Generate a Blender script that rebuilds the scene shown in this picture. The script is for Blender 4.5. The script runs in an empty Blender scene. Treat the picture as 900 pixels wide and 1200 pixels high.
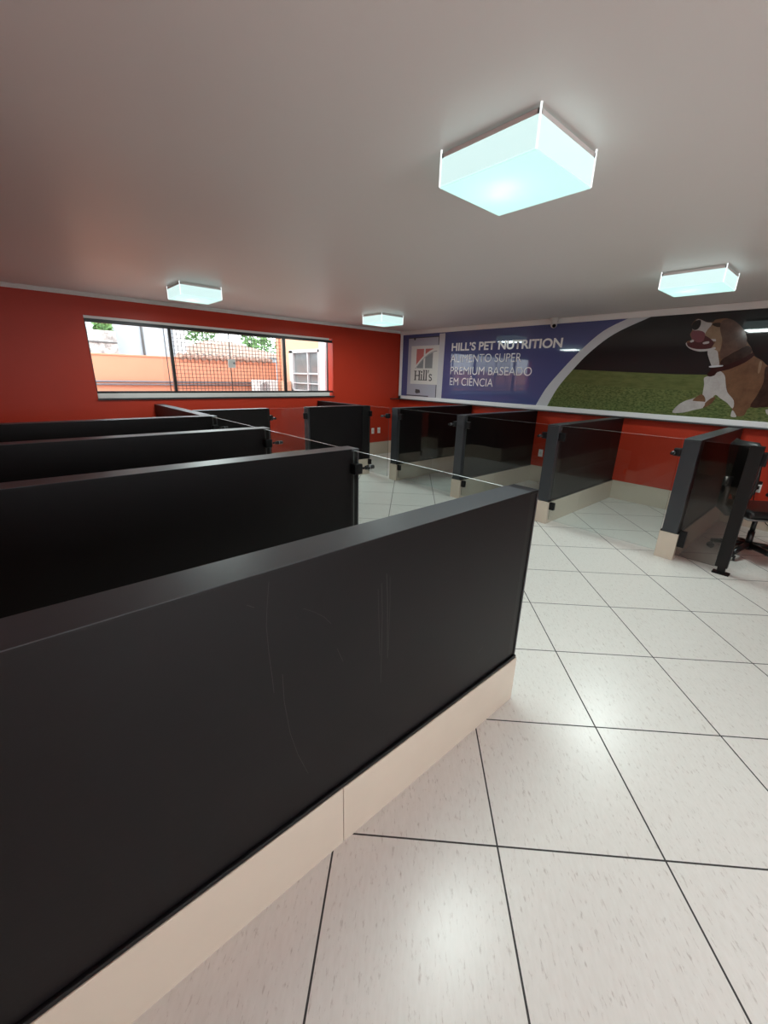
import bpy, bmesh, math, random
from mathutils import Vector, Matrix

random.seed(7)
SC = bpy.context.scene
COL = SC.collection

# ------------------------------------------------------------------ camera
FPX = 483.2096
ROT = ((0.74920522, -0.66182177, 0.02614369),
       (0.18824753, 0.25061473, 0.94960788),
       (0.63502316, 0.70652969, -0.31234818))      # right, up, forward
CAM = Vector((0.0, 0.0, 1.6334))
cd = bpy.data.cameras.new('camera')
cam = bpy.data.objects.new('camera', cd)
COL.objects.link(cam)
r_, u_, f_ = (Vector(v) for v in ROT)
cam.matrix_world = Matrix(((r_.x, u_.x, -f_.x, CAM.x), (r_.y, u_.y, -f_.y, CAM.y),
                           (r_.z, u_.z, -f_.z, CAM.z), (0, 0, 0, 1)))
cd.sensor_fit = 'VERTICAL'
cd.sensor_height = 36.0
cd.lens = 36.0 * FPX / 1200.0
cd.clip_start = 0.02
SC.camera = cam

# ------------------------------------------------------------------ light and exposure
SC.view_settings.view_transform = 'Standard'
SC.view_settings.look = 'None'
SC.view_settings.gamma = 1.0
SC.view_settings.use_curve_mapping = False
SC.view_settings.exposure = 1.17
LAMP_WATT = 12.5
DOOR_WATT = 17.0
w = bpy.data.worlds.new('overcast_sky')
SC.world = w
w.use_nodes = True
bg = w.node_tree.nodes['Background']
bg.inputs['Color'].default_value = (0.90, 0.96, 1.0, 1)
bg.inputs['Strength'].default_value = 2.4
SC.cycles.max_bounces = 10
SC.cycles.transparent_max_bounces = 24
SC.cycles.sample_clamp_indirect = 6.0

# ------------------------------------------------------------------ room measures
XL, XR, YF, YB, ZC = -0.55, 6.50, -2.60, 6.85, 2.54
TILE, TH, TOX, TOY = 0.60, -0.788103395, 5.28804505, 4.34017519
TOP = 1.165


# ------------------------------------------------------------------ materials
def mat(name, color, rough=0.5, metal=0.0, spec=0.5, noise=0.0, nscale=20.0, bump=0.0, bscale=60.0, coat=0.0):
    m = bpy.data.materials.new(name)
    m.use_nodes = True
    nt = m.node_tree
    b = nt.nodes['Principled BSDF']
    b.inputs['Base Color'].default_value = (*color, 1)
    b.inputs['Roughness'].default_value = rough
    b.inputs['Metallic'].default_value = metal
    b.inputs['Specular IOR Level'].default_value = spec
    if coat:
        b.inputs['Coat Weight'].default_value = coat
        b.inputs['Coat Roughness'].default_value = 0.06
    if noise or bump:
        tc = nt.nodes.new('ShaderNodeTexCoord')
    if noise:
        n = nt.nodes.new('ShaderNodeTexNoise')
        n.inputs['Scale'].default_value = nscale
        n.inputs['Detail'].default_value = 4
        nt.links.new(tc.outputs['Object'], n.inputs['Vector'])
        mx = nt.nodes.new('ShaderNodeMix')
        mx.data_type = 'RGBA'
        mx.inputs['A'].default_value = (*[c * (1 - noise) for c in color], 1)
        mx.inputs['B'].default_value = (*[min(1, c * (1 + noise)) for c in color], 1)
        nt.links.new(n.outputs['Fac'], mx.inputs['Factor'])
        nt.links.new(mx.outputs['Result'], b.inputs['Base Color'])
    if bump:
        n2 = nt.nodes.new('ShaderNodeTexNoise')
        n2.inputs['Scale'].default_value = bscale
        nt.links.new(tc.outputs['Object'], n2.inputs['Vector'])
        bp = nt.nodes.new('ShaderNodeBump')
        bp.inputs['Strength'].default_value = bump
        bp.inputs['Distance'].default_value = 0.01
        nt.links.new(n2.outputs['Fac'], bp.inputs['Height'])
        nt.links.new(bp.outputs['Normal'], b.inputs['Normal'])
    return m


def glass_mat(name, tint=(1, 1, 1), rough=0.0, refl=1.0):
    """thin pane: see-through with a Fresnel reflection"""
    m = bpy.data.materials.new(name)
    m.use_nodes = True
    nt = m.node_tree
    nt.nodes.clear()
    out = nt.nodes.new('ShaderNodeOutputMaterial')
    tr = nt.nodes.new('ShaderNodeBsdfTransparent')
    tr.inputs['Color'].default_value = (*tint, 1)
    gl = nt.nodes.new('ShaderNodeBsdfGlossy')
    gl.inputs['Roughness'].default_value = rough
    fr = nt.nodes.new('ShaderNodeFresnel')
    geo = nt.nodes.new('ShaderNodeNewGeometry')
    ior = nt.nodes.new('ShaderNodeMath')
    ior.operation = 'MULTIPLY_ADD'          # the same 1.5 whichever side the pane is met from
    ior.inputs[1].default_value = 1 / 1.5 - 1.5
    ior.inputs[2].default_value = 1.5
    nt.links.new(geo.outputs['Backfacing'], ior.inputs[0])
    nt.links.new(ior.outputs[0], fr.inputs['IOR'])
    ml = nt.nodes.new('ShaderNodeMath')
    ml.operation = 'MULTIPLY'
    ml.inputs[1].default_value = refl
    mx = nt.nodes.new('ShaderNodeMixShader')
    nt.links.new(fr.outputs[0], ml.inputs[0])
    nt.links.new(ml.outputs[0], mx.inputs[0])
    nt.links.new(tr.outputs[0], mx.inputs[1])
    nt.links.new(gl.outputs[0], mx.inputs[2])
    nt.links.new(mx.outputs[0], out.inputs['Surface'])
    return m


def floor_mat():
    m = bpy.data.materials.new('cream ceramic floor tiles')
    m.use_nodes = True
    nt = m.node_tree
    N, L = nt.nodes, nt.links
    b = N['Principled BSDF']
    tc = N.new('ShaderNodeTexCoord')
    mp = N.new('ShaderNodeMapping')
    mp.vector_type = 'TEXTURE'        # (P - loc) rotated back, / scale
    mp.inputs['Location'].default_value = (TOX * TILE, TOY * TILE, 0)
    mp.inputs['Rotation'].default_value = (0, 0, TH)
    mp.inputs['Scale'].default_value = (TILE, TILE, TILE)
    L.new(tc.outputs['Object'], mp.inputs['Vector'])
    sep = N.new('ShaderNodeSeparateXYZ')
    L.new(mp.outputs['Vector'], sep.inputs[0])

    def math_(op, a, bb=None, c=None):
        n = N.new('ShaderNodeMath')
        n.operation = op
        for i, v in enumerate((a, bb, c)):
            if v is None:
                continue
            if isinstance(v, (int, float)):
                n.inputs[i].default_value = v
            else:
                L.new(v, n.inputs[i])
        return n.outputs[0]

    def edge(s):
        fr = math_('FRACT', s)
        d = math_('SUBTRACT', fr, 0.5)
        return math_('ABSOLUTE', d)
    ex, ey = edge(sep.outputs[0]), edge(sep.outputs[1])
    mxe = math_('MAXIMUM', ex, ey)
    grout = N.new('ShaderNodeMapRange')
    grout.interpolation_type = 'SMOOTHSTEP'
    grout.inputs['From Min'].default_value = 0.4934
    grout.inputs['From Max'].default_value = 0.4955
    L.new(mxe, grout.inputs['Value'])
    # tile identity
    fx, fy = math_('FLOOR', sep.outputs[0]), math_('FLOOR', sep.outputs[1])
    cmb = N.new('ShaderNodeCombineXYZ')
    L.new(fx, cmb.inputs[0])
    L.new(fy, cmb.inputs[1])
    wn = N.new('ShaderNodeTexWhiteNoise')
    wn.noise_dimensions = '2D'
    L.new(cmb.outputs[0], wn.inputs['Vector'])
    # travertine flecks running along the tile rows
    off = N.new('ShaderNodeVectorMath')
    off.operation = 'ADD'
    L.new(mp.outputs['Vector'], off.inputs[0])
    sc_ = N.new('ShaderNodeVectorMath')
    sc_.operation = 'SCALE'
    sc_.inputs['Scale'].default_value = 7.0
    L.new(wn.outputs['Color'], sc_.inputs[0])
    L.new(sc_.outputs[0], off.inputs[1])
    mp2 = N.new('ShaderNodeMapping')
    mp2.inputs['Scale'].default_value = (26, 7, 1)
    L.new(off.outputs[0], mp2.inputs['Vector'])
    n1 = N.new('ShaderNodeTexNoise')
    n1.inputs['Scale'].default_value = 2.3
    n1.inputs['Detail'].default_value = 6
    n1.inputs['Roughness'].default_value = 0.65
    L.new(mp2.outputs[0], n1.inputs['Vector'])
    fl = N.new('ShaderNodeMapRange')
    fl.inputs['From Min'].default_value = 0.575
    fl.inputs['From Max'].default_value = 0.72
    L.new(n1.outputs['Fac'], fl.inputs['Value'])
    n2 = N.new('ShaderNodeTexNoise')
    n2.inputs['Scale'].default_value = 2.0
    n2.inputs['Detail'].default_value = 3
    L.new(mp2.outputs[0], n2.inputs['Vector'])
    c1 = N.new('ShaderNodeMix')
    c1.data_type = 'RGBA'
    c1.inputs['A'].default_value = (0.69, 0.66, 0.615, 1)
    c1.inputs['B'].default_value = (0.79, 0.77, 0.73, 1)
    L.new(n2.outputs['Fac'], c1.inputs['Factor'])
    c2 = N.new('ShaderNodeMix')
    c2.data_type = 'RGBA'
    c2.inputs['B'].default_value = (0.40, 0.34, 0.30, 1)
    L.new(c1.outputs['Result'], c2.inputs['A'])
    ff = math_('MULTIPLY', fl.outputs[0], 0.72)
    L.new(ff, c2.inputs['Factor'])
    c3 = N.new('ShaderNodeMix')
    c3.data_type = 'RGBA'
    c3.inputs['B'].default_value = (0.03, 0.027, 0.027, 1)
    L.new(c2.outputs['Result'], c3.inputs['A'])
    L.new(grout.outputs[0], c3.inputs['Factor'])
    L.new(c3.outputs['Result'], b.inputs['Base Color'])
    rg = math_('MULTIPLY_ADD', grout.outputs[0], 0.4, 0.30)
    L.new(rg, b.inputs['Roughness'])
    bp = N.new('ShaderNodeBump')
    bp.inputs['Strength'].default_value = 0.25
    bp.inputs['Distance'].default_value = 0.002
    inv = math_('SUBTRACT', 1.0, grout.outputs[0])
    L.new(inv, bp.inputs['Height'])
    L.new(bp.outputs['Normal'], b.inputs['Normal'])
    return m


def speckle_mat(name, ca, cb, scale, rough=0.9, stretch=(1, 1, 1)):
    m = bpy.data.materials.new(name)
    m.use_nodes = True
    nt = m.node_tree
    b = nt.nodes['Principled BSDF']
    tc = nt.nodes.new('ShaderNodeTexCoord')
    mp = nt.nodes.new('ShaderNodeMapping')
    mp.inputs['Scale'].default_value = stretch
    n = nt.nodes.new('ShaderNodeTexNoise')
    n.inputs['Scale'].default_value = scale
    n.inputs['Detail'].default_value = 6
    n.inputs['Roughness'].default_value = 0.7
    rmp = nt.nodes.new('ShaderNodeValToRGB')
    rmp.color_ramp.elements[0].position = 0.35
    rmp.color_ramp.elements[0].color = (*ca, 1)
    rmp.color_ramp.elements[1].position = 0.65
    rmp.color_ramp.elements[1].color = (*cb, 1)
    nt.links.new(tc.outputs['Object'], mp.inputs[0])
    nt.links.new(mp.outputs[0], n.inputs['Vector'])
    nt.links.new(n.outputs['Fac'], rmp.inputs[0])
    nt.links.new(rmp.outputs[0], b.inputs['Base Color'])
    b.inputs['Roughness'].default_value = rough
    return m


def emit_mat(name, color, strength):
    m = bpy.data.materials.new(name)
    m.use_nodes = True
    b = m.node_tree.nodes['Principled BSDF']
    b.inputs['Base Color'].default_value = (0.3, 0.32, 0.32, 1)
    b.inputs['Roughness'].default_value = 0.25
    b.inputs['Emission Color'].default_value = (*color, 1)
    b.inputs['Emission Strength'].default_value = strength
    return m


def diffuser_mat():
    m = bpy.data.materials.new('frosted lamp bottom glass, lit')
    m.use_nodes = True
    nt = m.node_tree
    b = nt.nodes['Principled BSDF']
    b.inputs['Base Color'].default_value = (0.25, 0.28, 0.28, 1)
    b.inputs['Roughness'].default_value = 0.3
    b.inputs['Emission Color'].default_value = (0.62, 0.93, 0.88, 1)
    b.inputs['Emission Strength'].default_value = 0.45
    tl = nt.nodes.new('ShaderNodeBsdfTranslucent')
    tl.inputs['Color'].default_value = (0.75, 0.9, 0.88, 1)
    mx = nt.nodes.new('ShaderNodeMixShader')
    mx.inputs[0].default_value = 0.35
    nt.links.new(b.outputs[0], mx.inputs[1])
    nt.links.new(tl.outputs[0], mx.inputs[2])
    nt.links.new(mx.outputs[0], nt.nodes['Material Output'].inputs['Surface'])
    return m


M = {}
M['floor'] = floor_mat()
M['ceiling'] = mat('matt ceiling paint', (0.74, 0.69, 0.67), 0.42, spec=0.45, bump=0.12, bscale=5)
M['red'] = mat('orange red satin wall paint', (0.46, 0.036, 0.014), 0.42, spec=0.3, noise=0.06, nscale=3, bump=0.05, bscale=14)
M['white_trim'] = mat('white trim', (0.75, 0.73, 0.71), 0.4)
M['dark_strip'] = mat('dark ledge and sill shade', (0.03, 0.028, 0.028), 0.35)
M['base_tile'] = mat('beige glazed base tile', (0.58, 0.495, 0.40), 0.22, noise=0.04, nscale=9)
M['black'] = mat('black laminate', (0.0065, 0.0052, 0.0056), 0.42, spec=0.2, noise=0.25, nscale=3, bump=0.02, bscale=120)
M['black_top'] = mat('black laminate with painted sheen', (0.024, 0.027, 0.032), 0.40, spec=0.6)  # the black laminate again, greyed to stand in for reflected light
M['scratch'] = mat('pale scuff', (0.032, 0.029, 0.028), 0.6)
M['plastic'] = mat('black moulded plastic', (0.006, 0.006, 0.007), 0.4, spec=0.25)
M['metal_black'] = mat('black powder coated metal', (0.009, 0.008, 0.008), 0.42, spec=0.25)
M['alu'] = mat('brushed aluminium', (0.42, 0.42, 0.44), 0.35, metal=0.9)
M['alu_dark'] = mat('dark anodised aluminium', (0.09, 0.09, 0.095), 0.4, metal=0.6)
M['glass'] = glass_mat('clear gate glass', (0.90, 0.925, 0.92))
M['glass_edge'] = mat('glass edge with painted light', (0.52, 0.56, 0.54), 0.2)  # pale colour stands in for light carried inside the glass
M['glass_side_edge'] = mat('glass side edge painted dim', (0.10, 0.115, 0.11), 0.25)  # same glass edge, coloured darker where the upright sides catch less light
M['win_glass'] = glass_mat('window glass', (0.97, 0.98, 0.98), refl=0.5)
M['glass_shaded'] = glass_mat('glass tinted for stall shade', (0.62, 0.58, 0.56))  # dark tint stands in for the shade inside the stall behind
M['window_black'] = mat('black window aluminium', (0.012, 0.011, 0.011), 0.4)
M['window_white'] = mat('white window sill', (0.72, 0.70, 0.68), 0.35)
M['wire'] = mat('dark grille wire', (0.05, 0.05, 0.05), 0.5)
M['socket'] = mat('white socket plastic', (0.78, 0.77, 0.74), 0.35)
M['socket_dark'] = mat('socket hole', (0.03, 0.03, 0.03), 0.5)
M['shade'] = emit_mat('frosted lamp side glass, lit', (0.70, 0.97, 0.95), 0.40)
M['shade_edge'] = emit_mat('bright lamp glass edge', (0.92, 1.0, 1.0), 0.52)
M['diffuser'] = diffuser_mat()
M['lamp_plate'] = mat('lamp backing plate', (0.72, 0.68, 0.66), 0.5)
M['lamp_metal'] = mat('polished lamp corner metal', (0.75, 0.76, 0.76), 0.2, metal=0.6)
M['banner_blue'] = mat('banner blue vinyl', (0.078, 0.092, 0.225), 0.035, spec=0.5)
M['banner_white'] = mat('banner white vinyl', (0.56, 0.57, 0.60), 0.05)
M['banner_pale'] = mat('banner pale grey vinyl', (0.40, 0.41, 0.48), 0.05)
M['banner_dark'] = mat('banner charcoal vinyl', (0.021, 0.021, 0.022), 0.035)
M['letter'] = mat('banner lettering white', (0.74, 0.74, 0.78), 0.2)
M['letter_bold'] = mat('banner bold lettering white', (0.82, 0.82, 0.82), 0.2)
M['logo_white'] = mat('logo white', (0.66, 0.66, 0.63), 0.2)
M['logo_red'] = mat('logo faded red', (0.50, 0.16, 0.15), 0.2)
M['logo_grey'] = mat('logo grey', (0.24, 0.26, 0.27), 0.2)
M['logo_text'] = mat('logo text grey', (0.08, 0.08, 0.085), 0.2)
M['frame'] = mat('banner frame', (0.80, 0.80, 0.81), 0.35)
M['grass'] = speckle_mat('printed grass', (0.045, 0.072, 0.022), (0.16, 0.19, 0.075), 40, 0.06, (1, .7, 1.6))
M['grass_far'] = speckle_mat('printed grass, soft far part', (0.085, 0.108, 0.036), (0.13, 0.15, 0.058), 16, 0.06, (1, .4, 2))
M['fur_brown'] = speckle_mat('printed tan fur', (0.115, 0.06, 0.035), (0.17, 0.09, 0.052), 9, 0.12)
M['fur_ear'] = speckle_mat('printed brown ear fur', (0.075, 0.043, 0.033), (0.115, 0.066, 0.05), 9, 0.12)
M['fur_light'] = speckle_mat('printed light tan fur', (0.21, 0.135, 0.085), (0.27, 0.18, 0.12), 9, 0.12)
M['fur_white'] = speckle_mat('printed white fur', (0.36, 0.33, 0.32), (0.46, 0.43, 0.42), 9, 0.12)
M['fur_dark'] = speckle_mat('printed dark fur', (0.022, 0.014, 0.012), (0.045, 0.028, 0.022), 9, 0.12)
M['mouth'] = mat('printed mouth red', (0.07, 0.022, 0.024), 0.12)
M['tongue'] = mat('printed tongue pink', (0.16, 0.055, 0.065), 0.12)
M['nose'] = mat('printed nose black', (0.012, 0.011, 0.012), 0.12)
M['collar'] = mat('printed collar', (0.03, 0.012, 0.011), 0.12)
M['leather'] = mat('black chair upholstery', (0.010, 0.009, 0.009), 0.38, bump=0.1, bscale=90)
M['chair_plastic'] = mat('black chair plastic', (0.009, 0.009, 0.010), 0.28)
M['chair_trim'] = mat('grey chair edge trim', (0.22, 0.21, 0.2), 0.35)
M['cctv'] = mat('white camera housing', (0.62, 0.60, 0.58), 0.35)
M['lens'] = mat('camera lens', (0.005, 0.005, 0.006), 0.1)
M['ext_orange'] = mat('orange rendered garden wall', (0.66, 0.285, 0.175), 0.9, noise=0.06, nscale=2.5)
M['ext_peach'] = mat('peach rendered wall', (0.64, 0.38, 0.25), 0.9)
M['ext_white'] = mat('white rendered building', (0.40, 0.44, 0.48), 0.9, noise=0.04)
M['ext_brick'] = speckle_mat('old whitewashed wall', (0.20, 0.18, 0.17), (0.62, 0.61, 0.59), 7)
M['ext_pipe'] = mat('grey outdoor pipe', (0.19, 0.19, 0.21), 0.5)
M['ext_roof'] = speckle_mat('terracotta roof tiles', (0.27, 0.14, 0.10), (0.42, 0.29, 0.23), 12)
M['ext_pillar'] = mat('white exterior pillar', (0.55, 0.55, 0.55), 0.8)
M['ext_dark'] = mat('dark drain pipe', (0.10, 0.10, 0.10), 0.6)
M['ext_ground'] = mat('concrete yard', (0.45, 0.43, 0.40), 0.9, noise=0.1)
M['leaf'] = speckle_mat('leaves', (0.05, 0.13, 0.035), (0.16, 0.28, 0.09), 3)
M['bark'] = mat('bark', (0.12, 0.09, 0.07), 0.9)
M['ac_white'] = mat('white outdoor unit casing', (0.72, 0.72, 0.70), 0.5)
M['ext_glass'] = mat('reflective outdoor window glass', (0.16, 0.17, 0.17), 0.05, spec=0.8)


# ------------------------------------------------------------------ mesh helpers
def box(bm, x0, x1, y0, y1, z0, z1, bev=0.0, seg=2, mi=0):
    if x0 > x1: x0, x1 = x1, x0
    if y0 > y1: y0, y1 = y1, y0
    vs = [bm.verts.new((x, y, z)) for z in (z0, z1) for y in (y0, y1) for x in (x0, x1)]
    fs = [bm.faces.new([vs[i] for i in q]) for q in
          ((0, 2, 3, 1), (4, 5, 7, 6), (0, 1, 5, 4), (1, 3, 7, 5), (3, 2, 6, 7), (2, 0, 4, 6))]
    for f in fs:
        f.material_index = mi
    if bev:
        es = list({e for f in fs for e in f.edges})
        r = bmesh.ops.bevel(bm, geom=es, offset=bev, segments=seg, affect='EDGES', profile=0.6)
        for f in r['faces']:
            f.material_index = mi
    return vs


def tube(bm, a, b, r0, r1=None, n=14, mi=0, cap=True):
    a, b = Vector(a), Vector(b)
    r1 = r0 if r1 is None else r1
    d = (b - a).normalized()
    u = d.orthogonal().normalized()
    v = d.cross(u)
    ra, rb = [], []
    for i in range(n):
        t = 2 * math.pi * i / n
        k = u * math.cos(t) + v * math.sin(t)
        ra.append(bm.verts.new(a + k * r0))
        rb.append(bm.verts.new(b + k * r1))
    for i in range(n):
        j = (i + 1) % n
        f = bm.faces.new((ra[i], ra[j], rb[j], rb[i]))
        f.smooth = True
        f.material_index = mi
    if cap:
        bm.faces.new(list(reversed(ra))).material_index = mi
        bm.faces.new(rb).material_index = mi


def sweep(bm, pts, r, n=10, mi=0, flat=1.0):
    pts = [Vector(p) for p in pts]
    rings = []
    prev = None
    for i, p in enumerate(pts):
        d = (pts[min(i + 1, len(pts) - 1)] - pts[max(i - 1, 0)]).normalized()
        u = (prev - d * prev.dot(d)) if prev is not None else d.orthogonal()
        u.normalize()
        prev = u
        v = d.cross(u)
        rr = r[i] if isinstance(r, (list, tuple)) else r
        rings.append([bm.verts.new(p + u * math.cos(2 * math.pi * k / n) * rr + v * math.sin(2 * math.pi * k / n) * rr * flat)
                      for k in range(n)])
    for a, b in zip(rings, rings[1:]):
        for k in range(n):
            f = bm.faces.new((a[k], a[(k + 1) % n], b[(k + 1) % n], b[k]))
            f.smooth = True
            f.material_index = mi
    bm.faces.new(list(reversed(rings[0]))).material_index = mi
    bm.faces.new(rings[-1]).material_index = mi


def sphere(bm, c, r, scale=(1, 1, 1), u=16, v=10, mi=0):
    res = bmesh.ops.create_uvsphere(bm, u_segments=u, v_segments=v, radius=r,
                                    matrix=Matrix.Translation(c) @ Matrix.Diagonal((*scale, 1)))
    for vv in res['verts']:
        for f in vv.link_faces:
            f.smooth = True
            f.material_index = mi


def obj(name, bm, m, parent=None, recalc=True):
    if recalc:
        bmesh.ops.recalc_face_normals(bm, faces=bm.faces)
    me = bpy.data.meshes.new(name)
    bm.to_mesh(me)
    bm.free()
    o = bpy.data.objects.new(name, me)
    for mm in (m if isinstance(m, (list, tuple)) else [m]):
        me.materials.append(mm)
    COL.objects.link(o)
    if parent is not None:
        o.parent = parent
        if parent.type == 'EMPTY' or parent.parent is not None or parent.type == 'MESH':
            off = Vector((0, 0, 0))
            p = parent
            while p is not None:
                off += p.location
                p = p.parent
            # meshes are written in world coordinates: shift them into the parent's frame
            me.transform(Matrix.Translation(-off))
    return o


def tag(o, label, cat, group=None, kind=None):
    o['label'] = label
    o['category'] = cat
    if group: o['group'] = group
    if kind: o['kind'] = kind
    return o


def thing(name, label, cat, loc, group=None):
    o = bpy.data.objects.new(name, None)
    o.empty_display_size = 0.1
    COL.objects.link(o)
    o.location = loc
    return tag(o, label, cat, group, 'thing')


def struct(name, bm, m, parent=None):
    o = obj(name, bm, m, parent)
    if parent is None:
        o['kind'] = 'structure'
    return o


def BM():
    return bmesh.new()


def one(fn, *a, **k):
    bm = BM()
    fn(bm, *a, **k)
    return bm


def dup(root, loc, label):
    r = root.copy()
    COL.objects.link(r)
    r.location = loc
    r['label'] = label
    for ch in list(root.children):
        c = ch.copy()
        COL.objects.link(c)
        c.parent = r
        for g in ch.children:
            d = g.copy()
            COL.objects.link(d)
            d.parent = c
    return r


# ------------------------------------------------------------------ the room
WX0, WX1, WZ0, WZ1, WT = 0.93, 4.755, 1.24, 2.275, 0.20
bm = BM(); box(bm, XL - .2, XR + .2, YF - .2, YB + .2, -0.12, 0.0); struct('floor', bm, M['floor'])
bm = BM(); box(bm, XL - .2, XR + .2, YF - .2, YB + .2, ZC, ZC + .12); struct('ceiling', bm, M['ceiling'])
bm = BM()
box(bm, XL - .2, WX0, YB, YB + WT, 0, ZC)
box(bm, WX1, XR + .2, YB, YB + WT, 0, ZC)
box(bm, WX0, WX1, YB, YB + WT, 0, WZ0)
box(bm, WX0, WX1, YB, YB + WT, WZ1, ZC)
struct('wall_back', bm, M['red'])
bm = BM(); box(bm, XR, XR + .2, YF - .2, YB, 0, ZC); struct('wall_right', bm, M['red'])
bm = BM(); box(bm, XL - .2, XL, YF - .2, YB, 0, ZC); struct('wall_left', bm, M['red'])
dl = bpy.data.lights.new('door_fill_light', 'AREA')     # added area light standing in for daylight at the unseen door
dl.shape = 'RECTANGLE'
dl.size, dl.size_y = 2.3, 1.9
dl.energy = DOOR_WATT
dl.color = (0.92, 0.97, 1.0)
dlo = bpy.data.objects.new('door_fill_light', dl)
COL.objects.link(dlo)
dlo.location = (0.92, YF - 0.14, 1.2)
dlo.rotation_euler = (math.radians(-62), 0, math.radians(180))
DX0, DX1, DZ1 = -0.30, 2.15, 2.25
bm = BM()
box(bm, XL, DX0, YF - .2, YF, 0, ZC)
box(bm, DX1, XR, YF - .2, YF, 0, ZC)
box(bm, DX0, DX1, YF - .2, YF, DZ1, ZC)
struct('wall_front', bm, M['red'])
door = bpy.data.objects.new('door_1', None)          # unseen glazed door, added behind the camera to let in daylight
COL.objects.link(door)
door.location = (DX0, YF - .1, 0)
door['kind'] = 'structure'
nd = 4
for i in range(nd):
    a0, a1 = DX0 + (DX1 - DX0) * i / nd, DX0 + (DX1 - DX0) * (i + 1) / nd
    bm = BM()
    box(bm, a0 + .002, a0 + .05, YF - .13, YF - .08, 0.001, DZ1 - .001); box(bm, a1 - .05, a1 - .002, YF - .13, YF - .08, .001, DZ1 - .001)
    box(bm, a0 + .05, a1 - .05, YF - .13, YF - .08, .001, .08); box(bm, a0 + .05, a1 - .05, YF - .13, YF - .08, DZ1 - .05, DZ1 - .001)
    lf = obj('leaf_frame', bm, M['window_white'], door)
    bm = BM(); box(bm, a0 + .05, a1 - .05, YF - .108, YF - .102, .08, DZ1 - .05); obj('pane', bm, M['win_glass'], lf)


BH = 0.27
def base_run(bm, axis, a0, a1, fixed, depth, h=BH, step=1.20, phase=0.0):
    """a row of base tiles with fine joints"""
    cuts = [a0]
    k = math.floor((a0 - phase) / step) + 1
    while phase + k * step < a1 - 0.02:
        cuts.append(phase + k * step)
        k += 1
    cuts.append(a1)
    for c0, c1 in zip(cuts, cuts[1:]):
        g0 = 0.001 if c0 != a0 else 0
        g1 = 0.001 if c1 != a1 else 0
        if axis == 'x':
            box(bm, c0 + g0, c1 - g1, fixed, fixed + depth, 0, h, 0.0015, 1)
        else:
            box(bm, fixed, fixed + depth, c0 + g0, c1 - g1, 0, h, 0.0015, 1)
bm = BM(); base_run(bm, 'x', XL, XR - .012, YB, -0.012); struct('baseboard_back', bm, M['base_tile'])
bm = BM(); base_run(bm, 'y', YF, YB - .012, XR, -0.012, phase=.25); struct('baseboard_right', bm, M['base_tile'])
bm = BM(); base_run(bm, 'y', YF, YB - .012, XL, 0.012); struct('baseboard_left', bm, M['base_tile'])
bm = BM(); base_run(bm, 'x', DX1, XR - .012, YF, 0.012); struct('baseboard_front', bm, M['base_tile'])
# ceiling moulding over the window wall, cable duct over the banner wall
bm = BM()
box(bm, XL, XR, YB - 0.03, YB, ZC - 0.026, ZC, 0.004)
box(bm, XL, XR, YB - 0.018, YB, ZC - 0.048, ZC - 0.026, 0.004)
struct('trim_1', bm, M['white_trim'])
bm = BM()
for y0 in (YF, 0.9, 3.05, 5.2):
    y1 = {YF: 0.9, 0.9: 3.05, 3.05: 5.2, 5.2: YB - 0.03}[y0]
    box(bm, XR - 0.045, XR, y0 + .001, y1 - .001, ZC - 0.082, ZC - 0.004, 0.004)
struct('trim_2', bm, M['white_trim'])
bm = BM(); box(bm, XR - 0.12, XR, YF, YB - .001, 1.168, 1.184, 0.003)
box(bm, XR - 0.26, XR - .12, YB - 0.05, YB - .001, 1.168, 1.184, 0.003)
struct('trim_3', bm, M['dark_strip'])

# ------------------------------------------------------------------ window
win = bpy.data.objects.new('window_1', None)
COL.objects.link(win)
win.location = (WX0, YB, WZ0)
win['kind'] = 'structure'
yw0, yw1 = YB + 0.012, YB + 0.055
bm = BM()
box(bm, WX0, WX1, yw0, yw1, WZ0 + .075, WZ0 + .105, .003)
box(bm, WX0, WX1, yw0, yw1, WZ1 - .075, WZ1 - .032, .003)
box(bm, WX0, WX0 + .012, yw0 + .003, yw1 - .003, WZ0 + .1, WZ1 - .07, .002)
box(bm, WX1 - .11, WX1 - .098, yw0 + .003, yw1 - .003, WZ0 + .1, WZ1 - .07, .002)
obj('frame', bm, M['window_black'], win)
bm = BM(); box(bm, WX0, WX1 - .08, YB + .002, yw1, WZ1 - .032, WZ1, .003); obj('top_track', bm, M['window_white'], win)
for x in (1.935, 3.757):
    bm = BM(); box(bm, x - .021, x + .021, yw0 - .002, yw1 + .002, WZ0 + .1, WZ1 - .07, .003)
    obj('mullion', bm, M['window_black'], win)
bm = BM()
box(bm, WX0, WX1 - .09, YB - .012, YB + .12, WZ0 + .012, WZ0 + .075, .004)
obj('sill', bm, M['window_white'], win)
bm = BM(); box(bm, WX0 - .003, WX1 + .02, YB - .03, YB + .1, WZ0 - .012, WZ0 + .012, .003)
obj('sill_shade_strip', bm, M['dark_strip'], win)  # dark strip stands in for the shadow under the sill
for (x0, x1, y) in ((WX0 + .012, 1.862, YB + .026), (1.80, 2.802, YB + .040), (2.806, 3.80, YB + .040), (3.74, WX1 - .098, YB + .026)):
    bm = BM(); box(bm, x0, x1, y, y + .006, WZ0 + .1, WZ1 - .07)
    p = obj('pane', bm, [M['win_glass'], M['glass_edge']], win)
    for pl in p.data.polygons:
        if abs(pl.normal.x) > .9: pl.material_index = 1
bm = BM(); box(bm, 1.857, 1.866, YB + .022, YB + .036, WZ0 + .1, WZ1 - .07); box(bm, 2.798, 2.809, YB + .036, YB + .050, WZ0 + .1, WZ1 - .07)
obj('pane_edge_strip', bm, M['alu_dark'], win)
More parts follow.
